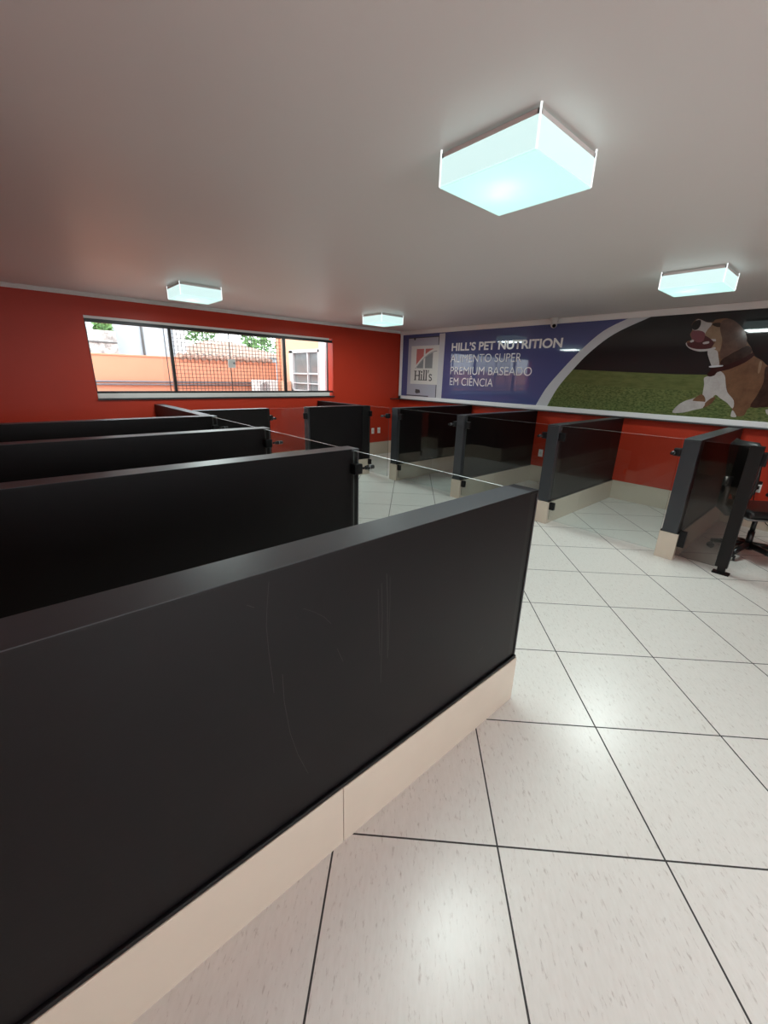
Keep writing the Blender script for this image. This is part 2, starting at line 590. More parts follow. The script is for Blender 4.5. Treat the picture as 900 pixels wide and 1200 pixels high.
bm = BM(); box(bm, 2.755, 2.875, YB + .014, YB + .036, 1.70, 1.83, .006); o = obj('latch', bm, M['socket'], win)
bm = BM(); tube(bm, (2.848, YB + .016, 1.77), (2.848, YB - .004, 1.77), .016); obj('keyhole', bm, M['alu'], o)
bm = BM()
n = int((3.75 - 1.95) / 0.0555)
for i in range(n + 1):
    x = 1.955 + i * 0.0555
    box(bm, x - .003, x + .003, YB + .150, YB + .156, WZ0, WZ1)
for i in range(19):
    z = WZ0 + .02 + i * 0.0555
    box(bm, 1.94, 3.77, YB + .156, YB + .162, z - .003, z + .003)
obj('security_grille', bm, M['wire'], win)

# ------------------------------------------------------------------ partitions and gates
BT, BB = 0.13, 0.16          # panel and base thickness


def ribbon(bm, pts, y, wd, mi):
    """thin raised line on a face y = const"""
    for (xa, za), (xb, zb) in zip(pts, pts[1:]):
        d = Vector((xb - xa, zb - za)).normalized()
        nx, nz = -d.y * wd / 2, d.x * wd / 2
        q = [bm.verts.new((xx, y, zz)) for xx, zz in ((xa + nx, za + nz), (xa - nx, za - nz), (xb - nx, zb - nz), (xb + nx, zb + nz))]
        bm.faces.new(q).material_index = mi


def partition(yc, x_in, x_out, label, group, scratches=False, end=None):
    """low black wall along x; x_in meets a room wall (or another panel), x_out is the free end"""
    s = 1 if x_out > x_in else -1
    t = thing('stall_divider', label, 'partition', ((x_in + x_out) / 2, yc, 0), group)
    xe = x_out - s * 0.065
    bm = BM()
    box(bm, x_in, xe, yc - BT / 2, yc + BT / 2, BH, TOP - .0025)
    if scratches:
        y = yc - BT / 2 - .0004
        def sc(pts, wd): ribbon(bm, pts, y, wd, 1)
        for pts, wd in SCR: sc(pts, wd)
    obj('panel', bm, [M['black'], M['scratch']], t)
    bm = BM(); box(bm, x_in, xe, yc - BT / 2, yc + BT / 2, TOP - .0025, TOP)
    obj('top_edge', bm, M['black_top'], t)
    bm = BM()
    box(bm, xe + s * .0005, x_out, yc - BT / 2, yc + BT / 2, TOP - .016, TOP - .001, .003)
    obj('end_cap', bm, M['black_top'] if not scratches else M['plastic'], t)
    bm = BM()
    if s < 0: box(bm, xe + s * .0005, x_out - s * .002, yc - .064, yc + .064, BH, TOP - .0165)
    prof = [] if s < 0 else [(xe + s * .0005, -.064), (x_out - s * .002, -.064), (x_out - s * .002, -.034), (xe + s * .03, -.034),
            (xe + s * .03, .034), (x_out - s * .002, .034), (x_out - s * .002, .064), (xe + s * .0005, .064)]
    lo = [bm.verts.new((a, yc + b, BH)) for a, b in prof]
    hi = [bm.verts.new((a, yc + b, TOP - .0165)) for a, b in prof]
    for i in range(len(prof)): bm.faces.new((lo[i], lo[(i + 1) % 8], hi[(i + 1) % 8], hi[i]))
    for r in ((lo, hi) if prof else ()):
        for q in ((0, 1, 2, 3), (4, 5, 6, 7), (0, 3, 4, 7)): bm.faces.new([r[i] for i in q])
    obj('end_post', bm, M['black_top'] if s < 0 else M['metal_black'], t)
    if s > 0:
        bm = BM(); box(bm, x_out - .016, x_out - .006, yc - BT / 2 - .0035, yc - BT / 2, BH, TOP - .02)
        obj('edge_strip', bm, M['alu_dark'], t)
    bm = BM(); base_run(bm, 'x', min(x_in, x_out), max(x_in, x_out), yc - BB / 2, BB, BH - .004, phase=.6256)
    obj('base', bm, M['base_tile'], t)
    for sg in (-1, 1):
        bm = BM()
        box(bm, x_in, x_out - s * .006, yc + sg * BT / 2, yc + sg * (BB / 2 - .003), BH - .005, BH + .012, .004)
        obj('base_seal', bm, M['plastic'], t)
    return t


# scuffs on the near panel, (x, z) polylines with widths
SCR = []
def px_face(p, y):
    xx, yy = (p[0] - 450) / FPX, (p[1] - 600) / FPX
    d = r_ * xx - u_ * yy + f_
    k = (y - CAM.y) / d.y
    q = CAM + d * k
    return (q.x, q.z)
YN = 0.947 - BT / 2
for pts, wd in (([(315, 682), (313, 708), (312, 733), (315, 765), (319, 794), (321, 812)], .0010),
                ([(331, 790), (333, 822), (340, 859), (349, 884), (361, 906)], .0011),
                ([(453, 672), (454, 700), (454, 735), (454, 771)], .0022), ([(447, 683), (448, 720), (447, 765), (446, 800)], .0016),
                ([(457, 675), (457, 705), (456, 730), (455, 762)], .0012), ([(443, 690), (444, 730), (445, 768)], .0012),
                ([(355, 713), (368, 717), (380, 723), (388, 731)], .0008), ([(289, 709), (298, 712)], .0012),
                ([(560, 765), (566, 758)], .002), ([(574, 770), (579, 760)], .0016), ([(395, 760), (402, 775)], .0010)):
    SCR.append(([px_face(p, YN) for p in pts], wd))

RY = (0.947, 2.265, 3.580, 4.905)
LXE, RXE = 1.735, 4.575
GL = 'black partitions along the left row of stalls'
GR = 'black partitions along the right row of stalls'
partition(0.947, XL + .012, LXE, 'long scuffed black partition on a beige tiled base, nearest the camera', GL, True)
partition(2.265, XL + .012, LXE, 'second black partition behind the scuffed front one, round black latch at its end', GL)
partition(3.560, XL + .012, LXE, 'third black partition back from the scuffed front one, left row', GL)
partition(4.830, XL + .012, LXE, 'rearmost long black partition on the left, meeting the cross panel under the window', GL)
partition(0.947, XR - .012, RXE, 'black partition on the right beside the thin black post and office chair', GR)
partition(2.265, XR - .012, RXE, 'black partition on the right with its long beige base in view, below the grass print', GR)
partition(3.585, XR - .012, RXE, 'second black partition from the corner on the right, partly behind the scuffed front one', GR)
partition(4.905, XR - .012, RXE, 'black partition on the right closest to the room corner', GR)


# back stall: panels under the window
GB = 'short black panels under the window'
def plain_panel(name, label, cat, x0, x1, y0, y1, group):
    t = thing(name, label, cat, ((x0 + x1) / 2, (y0 + y1) / 2, 0), group)
    bm = BM(); box(bm, x0, x1, y0, y1, BH, TOP - .0025); obj('panel', bm, M['black'], t)
    bm = BM(); box(bm, x0, x1, y0, y1, TOP - .0025, TOP); obj('top_edge', bm, M['black_top'], t)
    bm = BM()
    if x1 - x0 > y1 - y0: base_run(bm, 'x', x0, x1, y0 - .012, y1 - y0 + .024, BH - .002)
    else: base_run(bm, 'y', y0, y1, x0 - .012, x1 - x0 + .024, BH - .002)
    obj('base', bm, M['base_tile'], t)
    return t
plain_panel('stall_divider', 'black cross panel running back to the wall under the window, greyish in the light', 'partition', 1.60, 1.72, 4.925, YB - .012, GB)
t = plain_panel('stall_divider', 'low black panel under the middle of the window, left of the clear gate', 'partition', 1.735, 2.70, 5.50, 5.63, GB)
bm = BM(); box(bm, 2.70, 2.735, 5.505, 5.625, BH, TOP); obj('end_post', bm, M['metal_black'], t)
t = plain_panel('stall_divider', 'wide black panel facing the camera under the right end of the window', 'partition', 3.385, 4.40, 5.50, 5.63, GB)
bm = BM(); box(bm, 3.36, 3.385, 5.505, 5.625, BH, TOP, .003); obj('end_post', bm, M['black_top'], t)
bm = BM(); box(bm, 4.40, 4.562, 5.489, 5.63, BH, TOP - .003, .004); obj('end_post', bm, M['metal_black'], t)
bm = BM(); base_run(bm, 'x', 4.401, 4.562, 5.488, .154, BH - .002); obj('base', bm, M['base_tile'], t)
plain_panel('stall_divider', 'black side panel from the wide black panel back to the window wall', 'partition', 4.385, 4.50, 5.66, YB - .012, GB)


def gate(axis, fixed, a_h, a_l, out, label, group=None, knob=True, zb=0.048, zt=1.158, hinges=True, ext=0.0155, ext_l=0.0155):
    """clear glass gate: hinged at a_h, latched at a_l, lies in a plane at 'fixed'; out = side the knob sticks out"""
    def P(a, f, z): return (f, a, z) if axis == 'y' else (a, f, z)
    def bx(bm, a0, a1, f0, f1, z0, z1, bev=0):
        if axis == 'y': box(bm, f0, f1, a0, a1, z0, z1, bev)
        else: box(bm, a0, a1, f0, f1, z0, z1, bev)
    sg = 1 if a_l > a_h else -1
    t = thing('glass_gate', label, 'gate', P((a_h + a_l) / 2, fixed, 0), group)
    bm = BM(); bx(bm, a_h + sg * .003, a_l - sg * .003, fixed - .004, fixed + .004, zb, zt)
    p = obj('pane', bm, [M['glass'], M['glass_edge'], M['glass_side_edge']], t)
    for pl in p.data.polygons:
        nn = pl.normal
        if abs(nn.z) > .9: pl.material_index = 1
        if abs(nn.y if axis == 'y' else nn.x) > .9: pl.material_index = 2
    if hinges:
        for z in (0.22, 1.035):
            bm = BM()
            bx(bm, a_h - sg * (ext if z > .5 else 0), a_h + sg * .060, fixed - .020, fixed + .020, z - .045, z + .045, .008)
            h = obj('hinge', bm, M['plastic'], t)
            for dz in (-.028, .028):
                bm = BM()
                tube(bm, P(a_h + sg * .04, fixed - .023, z + dz), P(a_h + sg * .04, fixed + .023, z + dz), .007)
                obj('screw', bm, M['metal_black'], h)
    if knob:
        z = 1.035
        bm = BM()
        bx(bm, a_l - sg * .045, a_l + sg * ext_l, fixed - out * .020, fixed + out * .045, z - .036, z + .036, .009)
        l = obj('latch', bm, M['plastic'], t)
        bm = BM()
        a = a_l - sg * .028
        tube(bm, P(a, fixed + out * .058, z + .0), P(a, fixed + out * .078, z), .008)
        tube(bm, P(a, fixed + out * .078, z), P(a, fixed + out * .090, z), .012, .016)
        tube(bm, P(a, fixed + out * .090, z), P(a, fixed + out * .150, z), .016, .015)
        obj('knob', bm, M['chair_plastic'], l)
        bm = BM()
        tube(bm, P(a, fixed + out * .112, z), P(a, fixed + out * .116, z), .0165)
        obj('knob_ring', bm, M['alu'], l)
    return t

GG = 'clear glass gates of the stalls'
LG, RG = 1.675, 4.615
H = BB / 2 + .001
gate('y', LG, .947 + H, 2.265 - H, 1, 'clear glass gate from the scuffed front partition to the one behind it', GG)
gate('y', LG, 2.265 + H, 3.56 - H, 1, 'clear glass gate between the second and third black partitions on the left', GG)
gate('y', LG, 3.56 + H, 4.83 - H, 1, 'clear glass gate between the two rearmost long black partitions on the left', GG)
gate('y', RG, 2.265 - H, .947 + H, -1, 'clear glass gate on the right, next to the red wall with the long beige base', GG)
gate('y', RG, 3.585 - H, 2.265 + H, -1, 'clear glass gate on the right just beyond the end of the scuffed partition', GG)
gate('y', RG, 4.905 - H, 3.585 + H, -1, 'clear glass gate on the right between the two black partitions closest to the room corner', GG)
gate('y', 4.535, 5.486, 4.905 + H, -1, 'narrow clear glass gate in the room corner in front of two white sockets', GG, ext=0)
gate('x', 5.535, 3.36, 2.735, -1, 'narrow clear glass gate under the window between two black panels', GG, ext=0, ext_l=0)
# fixed pane and thin post at the far right
t = gate('y', RG,  .947 - H, .546, -1, 'narrow glass pane between the right partition and the thin black post', GG, knob=False, hinges=False)
t.children[0].data.materials[0] = M['glass_shaded']; t.children[0].data.materials[1] = M['alu_dark']
bm = BM(); box(bm, RG - .02, RG + .02, .81, .866, .14, .30, .006); obj('clamp', bm, M['plastic'], t)
t = thing('gate_post', 'thin black metal post on a small foot plate at the right edge', 'post', (4.60, .495, 0))
bm = BM(); box(bm, 4.585, 4.635, .452, .545, .06, 1.165, .004); obj('post', bm, M['metal_black'], t)
bm = BM(); box(bm, 4.595, 4.625, .462, .522, .012, .062); obj('shank', bm, M['metal_black'], t)
bm = BM(); box(bm, 4.565, 4.645, .425, .552, 0, .013, .003); obj('foot_plate', bm, M['plastic'], t)
bm = BM(); box(bm, 4.59, 4.632, .415, .455, 1.0, 1.12, .012); obj('clamp', bm, M['plastic'], t)

# ------------------------------------------------------------------ ceiling lamps
def lamp(x, y, label):
    t = thing('ceiling_lamp', label, 'ceiling lamp', (x, y, ZC), 'square frosted ceiling lamps')
    hw, hl, zb, zt = .222, .225, 2.405, ZC - .008
    bm = BM(); box(bm, x - hw + .02, x + hw - .02, y - hl + .02, y + hl - .02, ZC - .03, ZC - .0005, .003); obj('backing_plate', bm, M['lamp_plate'], t)
    bm = BM(); box(bm, x - hw, x + hw, y - hl, y + hl, zb, zb + .006, .0015, 1)
    obj('diffuser', bm, M['diffuser'], t)
    for (x0, x1, y0, y1) in ((x - hw, x - hw + .006, y - hl, y + hl), (x + hw - .006, x + hw, y - hl, y + hl),
                             (x - hw + .0062, x + hw - .0062, y - hl, y - hl + .006), (x - hw + .0062, x + hw - .0062, y + hl - .006, y + hl)):
        bm = BM(); box(bm, x0, x1, y0, y1, zb + .007, zt - .022, .001, 1); obj('side_glass', bm, M['shade'], t)
    for sx in (-1, 1):
        for sy in (-1, 1):
            bm = BM()
            tube(bm, (x + sx * hw, y + sy * hl, zb + .004), (x + sx * hw, y + sy * hl, ZC - .001), .004)
            obj('corner_post', bm, M['shade_edge'], t)
    bm = BM()
    for (x0, x1, y0, y1) in ((x - hw, x - hw + .012, y - hl, y + hl), (x + hw - .012, x + hw, y - hl, y + hl),
                             (x - hw, x + hw, y - hl, y - hl + .012), (x - hw, x + hw, y + hl - .012, y + hl)):
        box(bm, x0, x1, y0, y1, zt - .022, zt - .006)
    obj('rim', bm, M['lamp_plate'], t)
    for bx_, by_ in ((-.045, .02), (.015, .085)):
        pl = bpy.data.lights.new('bulb', 'POINT')
        pl.energy = 0.26
        pl.shadow_soft_size = .03
        pl.color = (0.86, 1.0, 0.98)
        po = bpy.data.objects.new('bulb', pl)
        COL.objects.link(po)
        po.parent = t
        po.location = (bx_, by_, zb + .065 - ZC)
    ld = bpy.data.lights.new('lamp_light', 'AREA')
    ld.shape = 'RECTANGLE'
    ld.size, ld.size_y = 2 * hw - .02, 2 * hl - .02
    ld.energy = LAMP_WATT
    ld.color = (0.86, 1.0, 0.97)
    lo = bpy.data.objects.new('lamp_light', ld)
    COL.objects.link(lo)
    lo.parent = t
    lo.location = (0, 0, zb - .004 - ZC)
    return t
lamp(1.785, 1.215, 'large square frosted ceiling lamp nearest the camera, lit')
lamp(4.625, 1.205, 'lit square ceiling lamp on the right above the dog print')
lamp(1.83, 5.36, 'lit square ceiling lamp above the left part of the window')
lamp(4.655, 5.33, 'small looking lit ceiling lamp near the far room corner')

# ------------------------------------------------------------------ banner
XB = 6.472
def bp(p, lift=0.0):
    """image point of the photograph -> (y, z) on the banner face"""
    xx, yy = (p[0] - 450) / FPX, (p[1] - 600) / FPX
    d = r_ * xx - u_ * yy + f_
    k = (XB - CAM.x) / d.x
    q = CAM + d * k
    return (q.y, q.z)
ban = thing('wall_banner', 'wide printed wall banner with blue field, slogan and dog photograph', 'banner', (6.49, 2.6, 1.19))
Y0, Y1, Z0, Z1 = -1.2, 6.815, 1.186, 2.462
bm = BM(); box(bm, XB, XR - .001, Y0, Y1, Z0, Z1); obj('backing', bm, M['banner_blue'], ban)
FW = .052
bm = BM()
box(bm, XB - .014, XB, Y0, Y1, Z0, Z0 + FW + .012, .003)
box(bm, XB - .014, XB, Y1 - .072, Y1, Z0, Z1, .003)
box(bm, XB - .014, XB, Y0, Y0 + FW, Z0, Z1, .003)
obj('frame', bm, M['frame'], ban)
LIFT = [0]
def flat(name, polys, m, parent, th=.0006, lift=None):
    """thin printed / applied shape on the banner: outlines in (y, z)"""
    LIFT[0] += 1
    x = XB - .0006 - (LIFT[0] * .0002 if lift is None else lift)
    bm = BM()
    for poly in polys:
        vs = [bm.verts.new((x, a, b)) for a, b in poly]
        es = [bm.edges.new((vs[i], vs[(i + 1) % len(vs)])) for i in range(len(vs))]
        bmesh.ops.triangle_fill(bm, edges=es, use_beauty=True, normal=(-1, 0, 0))
    for f in bm.faces:
        f.normal_update()
        if f.normal.x > 0: f.normal_flip()
    return obj(name, bm, m, parent, recalc=False)
def smooth(pts, n=4, closed=True):
    out = []
    N = len(pts)
    for i in range(N if closed else N - 1):
        p0, p1, p2, p3 = (pts[(i + k) % N] if closed else pts[min(max(i + k, 0), N - 1)] for k in (-1, 0, 1, 2))
        for s in range(n):
            t = s / n
            out.append(tuple(0.5 * ((2 * p1[a]) + (-p0[a] + p2[a]) * t + (2 * p0[a] - 5 * p1[a] + 4 * p2[a] - p3[a]) * t * t +
                                    (-p0[a] + 3 * p1[a] - 3 * p2[a] + p3[a]) * t ** 3) for a in (0, 1)))
    if not closed: out.append(pts[-1])
    return out
ZB_ = Z0 + FW + .008
outer = [bp(p) for p in ((628, 472.5), (640, 455), (657, 435), (680, 411), (707, 388), (737, 372.5))]
inner = [bp(p) for p in ((641.3, 473.5), (653, 455.3), (668, 437), (690, 414), (720, 391.3), (764, 371.5))]
outer[0] = (outer[0][0], ZB_); inner[0] = (inner[0][0], ZB_)
outer[-1] = (outer[-1][0], Z1); inner[-1] = (inner[-1][0], Z1)
so, si = smooth(outer, 5, False), smooth(inner, 5, False)
flat('dark_backdrop', [si + [(Y0 + FW, Z1), (Y0 + FW, ZB_)]], M['banner_dark'], ban)
gh = bp((670, 433))[1]; gh2 = bp((790, 438.5))[1]
cut = [p for p in si if p[1] < gh]
flat('grass_print', [cut + [(cut[-1][0] - .02, gh), (bp((790, 438.5))[0], gh2), (Y0 + FW, gh2 - .02), (Y0 + FW, ZB_)]], M['grass'], ban)
gm = bp((690, 452))[1]
cut2 = [p for p in si if gm < p[1] < gh]
flat('far_grass_print', [cut2 + [(cut2[-1][0] - .02, gh), (bp((790, 438.5))[0], gh2), (Y0 + FW, gh2 - .02), (Y0 + FW, gm + .03), (bp((760, 460))[0], gm - .02)]], M['grass_far'], ban)
flat('curved_band', [so + si[::-1]], M['banner_white'], ban)
# white field on the left with the square logo
def rect_px(a, b, c, d): return [bp(a), bp(b), bp(c), bp(d)]
yA, yB_, yC = bp((478, 430))[0], bp((513, 430))[0], bp((519.5, 430))[0]
zt_, zb2 = 2.40, ZB_ + .012
flat('pale_field', [[(yA, zt_), (yC, zt_), (yC, ZB_), (yA, ZB_)]], M['banner_pale'], ban)
flat('white_stripe', [[(yB_, Z1 - .02), (yC, Z1 - .02), (yC, ZB_), (yB_, ZB_)]], M['banner_white'], ban)
th_ = .012
flat('dark_outline', [[(yA, zt_), (yB_, zt_), (yB_, zt_ - .016), (yA, zt_ - .016)], [(yB_ + .02, zt_), (yB_, zt_), (yB_, zb2), (yB_ + .02, zb2)],
                      [(yA, zb2 + .02), (bp((502, 460))[0], zb2 + .02), (bp((502, 460))[0], zb2), (yA, zb2)],
                      [(bp((489, 455))[0] + .05, 1.40), (bp((489, 455))[0] - .07, 1.39), (bp((489, 455))[0] - .09, 1.33), (bp((489, 455))[0] + .02, 1.31), (bp((489, 455))[0] + .06, 1.335)],  # dark shape paints in a dim reflected figure
                      [(bp((485, 395))[0], zt_ - .01), (bp((488, 395))[0], zt_ - .01), (bp((487, 395))[0], zt_ - .055), (bp((486, 395))[0], zt_ - .055)]], M['logo_text'], ban)
LQ = [bp((482, 406)), bp((515, 404)), bp((512, 451.3)), bp((481.3, 449.3))]
ly0, ly1 = (LQ[0][0] + LQ[3][0]) / 2, (LQ[1][0] + LQ[2][0]) / 2
lz1, lz0 = (LQ[0][1] + LQ[1][1]) / 2, (LQ[2][1] + LQ[3][1]) / 2
def lg(u, v): return (ly0 + (ly1 - ly0) * u, lz0 + (lz1 - lz0) * v)
logo = flat('logo_square', [[lg(0, 0), lg(1, 0), lg(1, 1), lg(0, 1)]], M['logo_white'], ban)
def R(u0, u1, v0, v1): return [lg(u0, v0), lg(u1, v0), lg(u1, v1), lg(u0, v1)]
def arcv(u): return 0.42 + 0.47 * math.sin(min(max((u - .16) / .80, 0), 1) * math.pi / 2) ** .9
us = [.20 + .27 * i / 8 for i in range(9)]
us2 = [.53 + .27 * i / 8 for i in range(9)]
flat('logo_red_block', [[lg(u, max(arcv(u) + .035, .42)) for u in us] + [lg(.47, .92), lg(.20, .92)],
                        [lg(u, min(arcv(u) + .035, .915)) for u in us2] + [lg(.80, .92), lg(.53, .92)]], M['logo_red'], logo)
flat('logo_grey_block', [[lg(.23, .42)] + [lg(.47, .42)] + [lg(u, arcv(u) - .05) for u in reversed(us[1:])],
                         [lg(.53, .42), lg(.80, .42)] + [lg(u, arcv(u) - .05) for u in reversed(us2)]], M['logo_grey'], logo)
flat('logo_swoosh', [[lg(.17 + .77 * i / 14, arcv(.17 + .77 * i / 14) - .026) for i in range(15)] + [lg(.17 + .77 * i / 14, arcv(.17 + .77 * i / 14) - .044) for i in range(14, -1, -1)]], M['logo_grey'], logo)
# serif lettering of the logo: Hill's
def serif_I(u, w_, v0, v1, sw): return [R(u - w_ / 2, u + w_ / 2, v0, v1), R(u - sw / 2, u + sw / 2, v0, v0 + .02), R(u - sw / 2, u + sw / 2, v1 - .02, v1)]
gly = []
v0, v1 = .10, .355
gly += serif_I(.19, .045, v0, v1, .095) + serif_I(.34, .045, v0, v1, .095) + [R(.20, .33, .215, .24)]
gly += [R(.405, .445, v0, .265), R(.385, .465, v0, v0 + .02), R(.385, .445, .245, .265), R(.40, .45, .30, .345)]
for u in (.515, .60):
    gly += [R(u - .02, u + .02, v0, v1 + .02), R(u - .04, u + .04, v0, v0 + .02), R(u - .04, u + .02, v1, v1 + .02)]
gly += [[lg(.655, .37), lg(.695, .37), lg(.665, .29), lg(.65, .29)]]
sp = [(.80, .235), (.765, .262), (.715, .25), (.705, .21), (.745, .185), (.79, .165), (.80, .125), (.755, .10), (.70, .115)]
for (a, b) in zip(sp, sp[1:]):
    dx, dy = b[0] - a[0], b[1] - a[1]
    l = math.hypot(dx, dy); nx, ny = -dy / l * .016, dx / l * .016
    gly.append([lg(a[0] + nx, a[1] + ny), lg(a[0] - nx, a[1] - ny), lg(b[0] - nx, b[1] - ny), lg(b[0] + nx, b[1] + ny)])
flat('logo_lettering', gly, M['logo_text'], logo)

def lettering(body, tl, bl, br, bold, m, name):
    """text on the banner: tl/bl = image points of cap top and baseline at its left end, br = baseline at its right end"""
    (ya, zt0), (yb, z0), (yr, z1) = bp(tl), bp(bl), bp(br)
    cu = bpy.data.curves.new(name, 'FONT')
    cu.body = body
    cu.size = 1.0
    cu.extrude = 0.0
    cu.offset = bold
    tmp = bpy.data.objects.new('tmp', cu)
    COL.objects.link(tmp)
    me = bpy.data.meshes.new_from_object(tmp.evaluated_get(bpy.context.evaluated_depsgraph_get()))
    bpy.data.objects.remove(tmp)
    bpy.data.curves.remove(cu)
    xs = [v.co.x for v in me.vertices]
    cap = 0.729 if 'a' else 1
    sx = (yb - yr) / (max(xs) - min(xs))
    sz = (zt0 - z0) / cap
    x0 = min(xs)
    zl = (z0 + z1) / 2
    for v in me.vertices:
        v.co = Vector((XB - .004, yb - (v.co.x - x0) * sx, zl + v.co.y * sz))
    me.materials.append(m)
    o = bpy.data.objects.new(name, me)
    COL.objects.link(o)
    me.transform(Matrix.Translation(-ban.location))
    o.parent = ban
    return o
bpy.context.view_layer.update()
lettering("HILL\u2019S PET NUTRITION", (529.5, 401.9), (529.3, 411), (658.7, 406.9), .028, M['letter_bold'], 'slogan_heading')
lettering("ALIMENTO SUPER", (528.3, 415.4), (528, 424.9), (610.7, 423.6), -.004, M['letter'], 'slogan_line')
lettering("PREMIUM BASEADO", (527.9, 429.5), (527.7, 438.8), (622.7, 440.2), -.004, M['letter'], 'slogan_line')
lettering("EM CI\u00caNCIA", (527.2, 442.2), (527, 451.3), (577.3, 453), -.004, M['letter'], 'slogan_line')

# dog photograph: flat print, outlines in crop coordinates (780 + x / 7.5, 360 + y / 7.5)
def dg(pts, sm=True, n=3):
    q = [bp((780 + a / 7.5, 360 + b / 7.5)) for a, b in pts]
    return smooth(q, n) if sm else q
dog = flat('dog_print', [dg([(440, 110), (540, 98), (620, 130), (690, 200), (715, 270), (715, 300), (755, 360), (775, 425), (850, 470), (905, 520), (1060, 600), (1250, 700), (1320, 800), (1300, 890),
                             (1050, 895), (900, 880), (740, 880), (690, 950), (620, 955), (585, 900), (560, 800), (520, 700), (520, 600), (470, 560), (470, 470), (440, 380), (400, 360), (330, 385), (240, 375), (185, 330), (190, 300), (230, 285), (215, 240), (235, 200), (232, 150), (285, 100), (360, 130), (420, 128)])], M['fur_brown'], ban)
dog['label'] = 'printed brown and white dog with open mouth'
flat('back_print', [dg([(905, 520), (1060, 600), (1250, 700), (1320, 800), (1300, 880), (1050, 890), (900, 878), (745, 878), (800, 780), (860, 660), (870, 560)])], M['fur_dark'], dog)
flat('muzzle_print', [dg([(290, 105), (360, 132), (410, 140), (395, 180), (420, 230), (450, 300), (430, 300), (350, 290), (340, 230), (300, 205), (255, 205), (235, 190), (250, 140)])], M['fur_white'], dog)
flat('cheek_print', [dg([(395, 170), (470, 150), (500, 240), (480, 380), (440, 380), (400, 350), (430, 320), (440, 280), (350, 280), (345, 240)])], M['fur_light'], dog)
flat('nose_print', [dg([(285, 112), (312, 120), (305, 165), (280, 195), (248, 200), (230, 175), (245, 135)])], M['nose'], dog)
flat('mouth_print', [dg([(235, 235), (330, 240), (420, 300), (415, 340), (380, 365), (280, 370), (200, 345), (188, 315), (235, 300)])], M['mouth'], dog)
flat('tongue_print', [dg([(225, 225), (280, 205), (345, 225), (335, 290), (290, 310), (240, 285)])], M['tongue'], dog)
flat('jaw_print', [dg([(185, 310), (200, 345), (270, 368), (380, 365), (430, 350), (440, 365), (400, 380), (300, 390), (215, 365), (180, 330)]), dg([(215, 300), (240, 285), (250, 300), (225, 310)]), dg([(330, 310), (380, 300), (380, 318), (335, 325)])], M['fur_white'], dog)
flat('eye_print', [dg([(410, 150), (460, 135), (500, 150), (480, 175), (440, 170)])], M['fur_dark'], dog)
flat('throat_print', [dg([(370, 385), (450, 380), (465, 440), (470, 510), (420, 530), (395, 490)])], M['fur_white'], dog)
flat('neck_shade_print', [dg([(495, 460), (650, 370), (730, 340), (755, 400), (640, 470), (500, 520)])], M['fur_dark'], dog)
flat('ear_print', [dg([(500, 120), (590, 110), (680, 190), (712, 280), (705, 345), (650, 365), (560, 420), (490, 455), (480, 400), (500, 300), (480, 190)])], M['fur_ear'], dog)
flat('chest_print', [dg([(340, 620), (400, 600), (470, 560), (520, 600), (530, 680), (545, 750), (600, 820), (590, 890), (540, 840), (480, 800), (440, 770), (400, 800), (340, 790), (325, 770), (340, 680)])], M['fur_white'], dog)
flat('collar_print', [dg([(385, 520), (460, 525), (560, 500), (680, 450), (765, 400), (775, 430), (690, 490), (560, 545), (460, 570), (430, 600), (385, 610), (365, 590), (400, 550)])], M['collar'], dog)
flat('collar_ring_print', [dg([(385, 518), (440, 512), (500, 510), (500, 520), (440, 528), (390, 530)])], M['banner_white'], dog)
flat('shoulder_mark_print', [dg([(830, 475), (848, 490), (830, 570), (812, 580), (815, 530)])], M['fur_light'], dog)
leg = flat('foreleg_print', [dg([(60, 925), (110, 860), (180, 820), (250, 800), (310, 770), (350, 790), (430, 790), (400, 840), (330, 885), (240, 905), (160, 925)])], M['fur_white'], dog)
flat('foreleg_patch_print', [dg([(240, 815), (310, 765), (345, 790), (350, 830), (330, 830), (260, 825)]), dg([(350, 840), (400, 800), (440, 790), (400, 850), (330, 885), (345, 860)])], M['fur_brown'], dog)
flat('paw_print', [dg([(575, 935), (590, 905), (615, 940), (620, 965), (575, 962)], True)], M['fur_white'], dog)
flat('paw_print', [dg([(880, 900), (920, 905), (925, 950), (890, 940)])], M['fur_white'], dog)

# ------------------------------------------------------------------ small wall things
def socket(axis, a, z, label, plug=False):
    if axis == 'y':     # on the window wall
        x0, y0 = a, YB
        t = thing('wall_socket', label, 'socket', (x0, y0, z), 'white wall sockets')
        bm = BM(); box(bm, x0 - .037, x0 + .037, y0 - .009, y0, z - .06, z + .06, .004); pl = obj('cover_plate', bm, M['socket'], t)
        bm = BM(); box(bm, x0 - .02, x0 + .02, y0 - .011, y0 - .008, z - .02, z + .02, .003); obj('socket_insert', bm, M['logo_white'], t)
    else:
        x0, y0 = XR, a
        t = thing('wall_socket', label, 'socket', (x0, y0, z), 'white wall sockets')
        bm = BM(); box(bm, x0 - .009, x0, y0 - .037, y0 + .037, z - .06, z + .06, .004); obj('cover_plate', bm, M['socket'], t)
        bm = BM(); box(bm, x0 - .011, x0 - .008, y0 - .02, y0 + .02, z - .02, z + .02, .003); obj('socket_insert', bm, M['logo_white'] if not plug else M['socket_dark'], t)
    return t
socket('y', 5.765, .515, 'white wall socket in the far corner, left of the pair')
socket('y', 5.935, .52, 'white wall socket in the far corner, right of the pair')
socket('x', 3.37, .49, 'white wall socket seen beside the black partition under the grass print')
socket('x', .60, .495, 'white wall socket with a black plug behind the thin black post', True)
t = thing('power_plug', 'black plug in the white socket behind the thin black post', 'plug', (XR - .03, .60, .47))
bm = BM(); tube(bm, (XR - .012, .60, .49), (XR - .06, .60, .488), .017, .014); obj('plug_body', bm, M['plastic'], t)
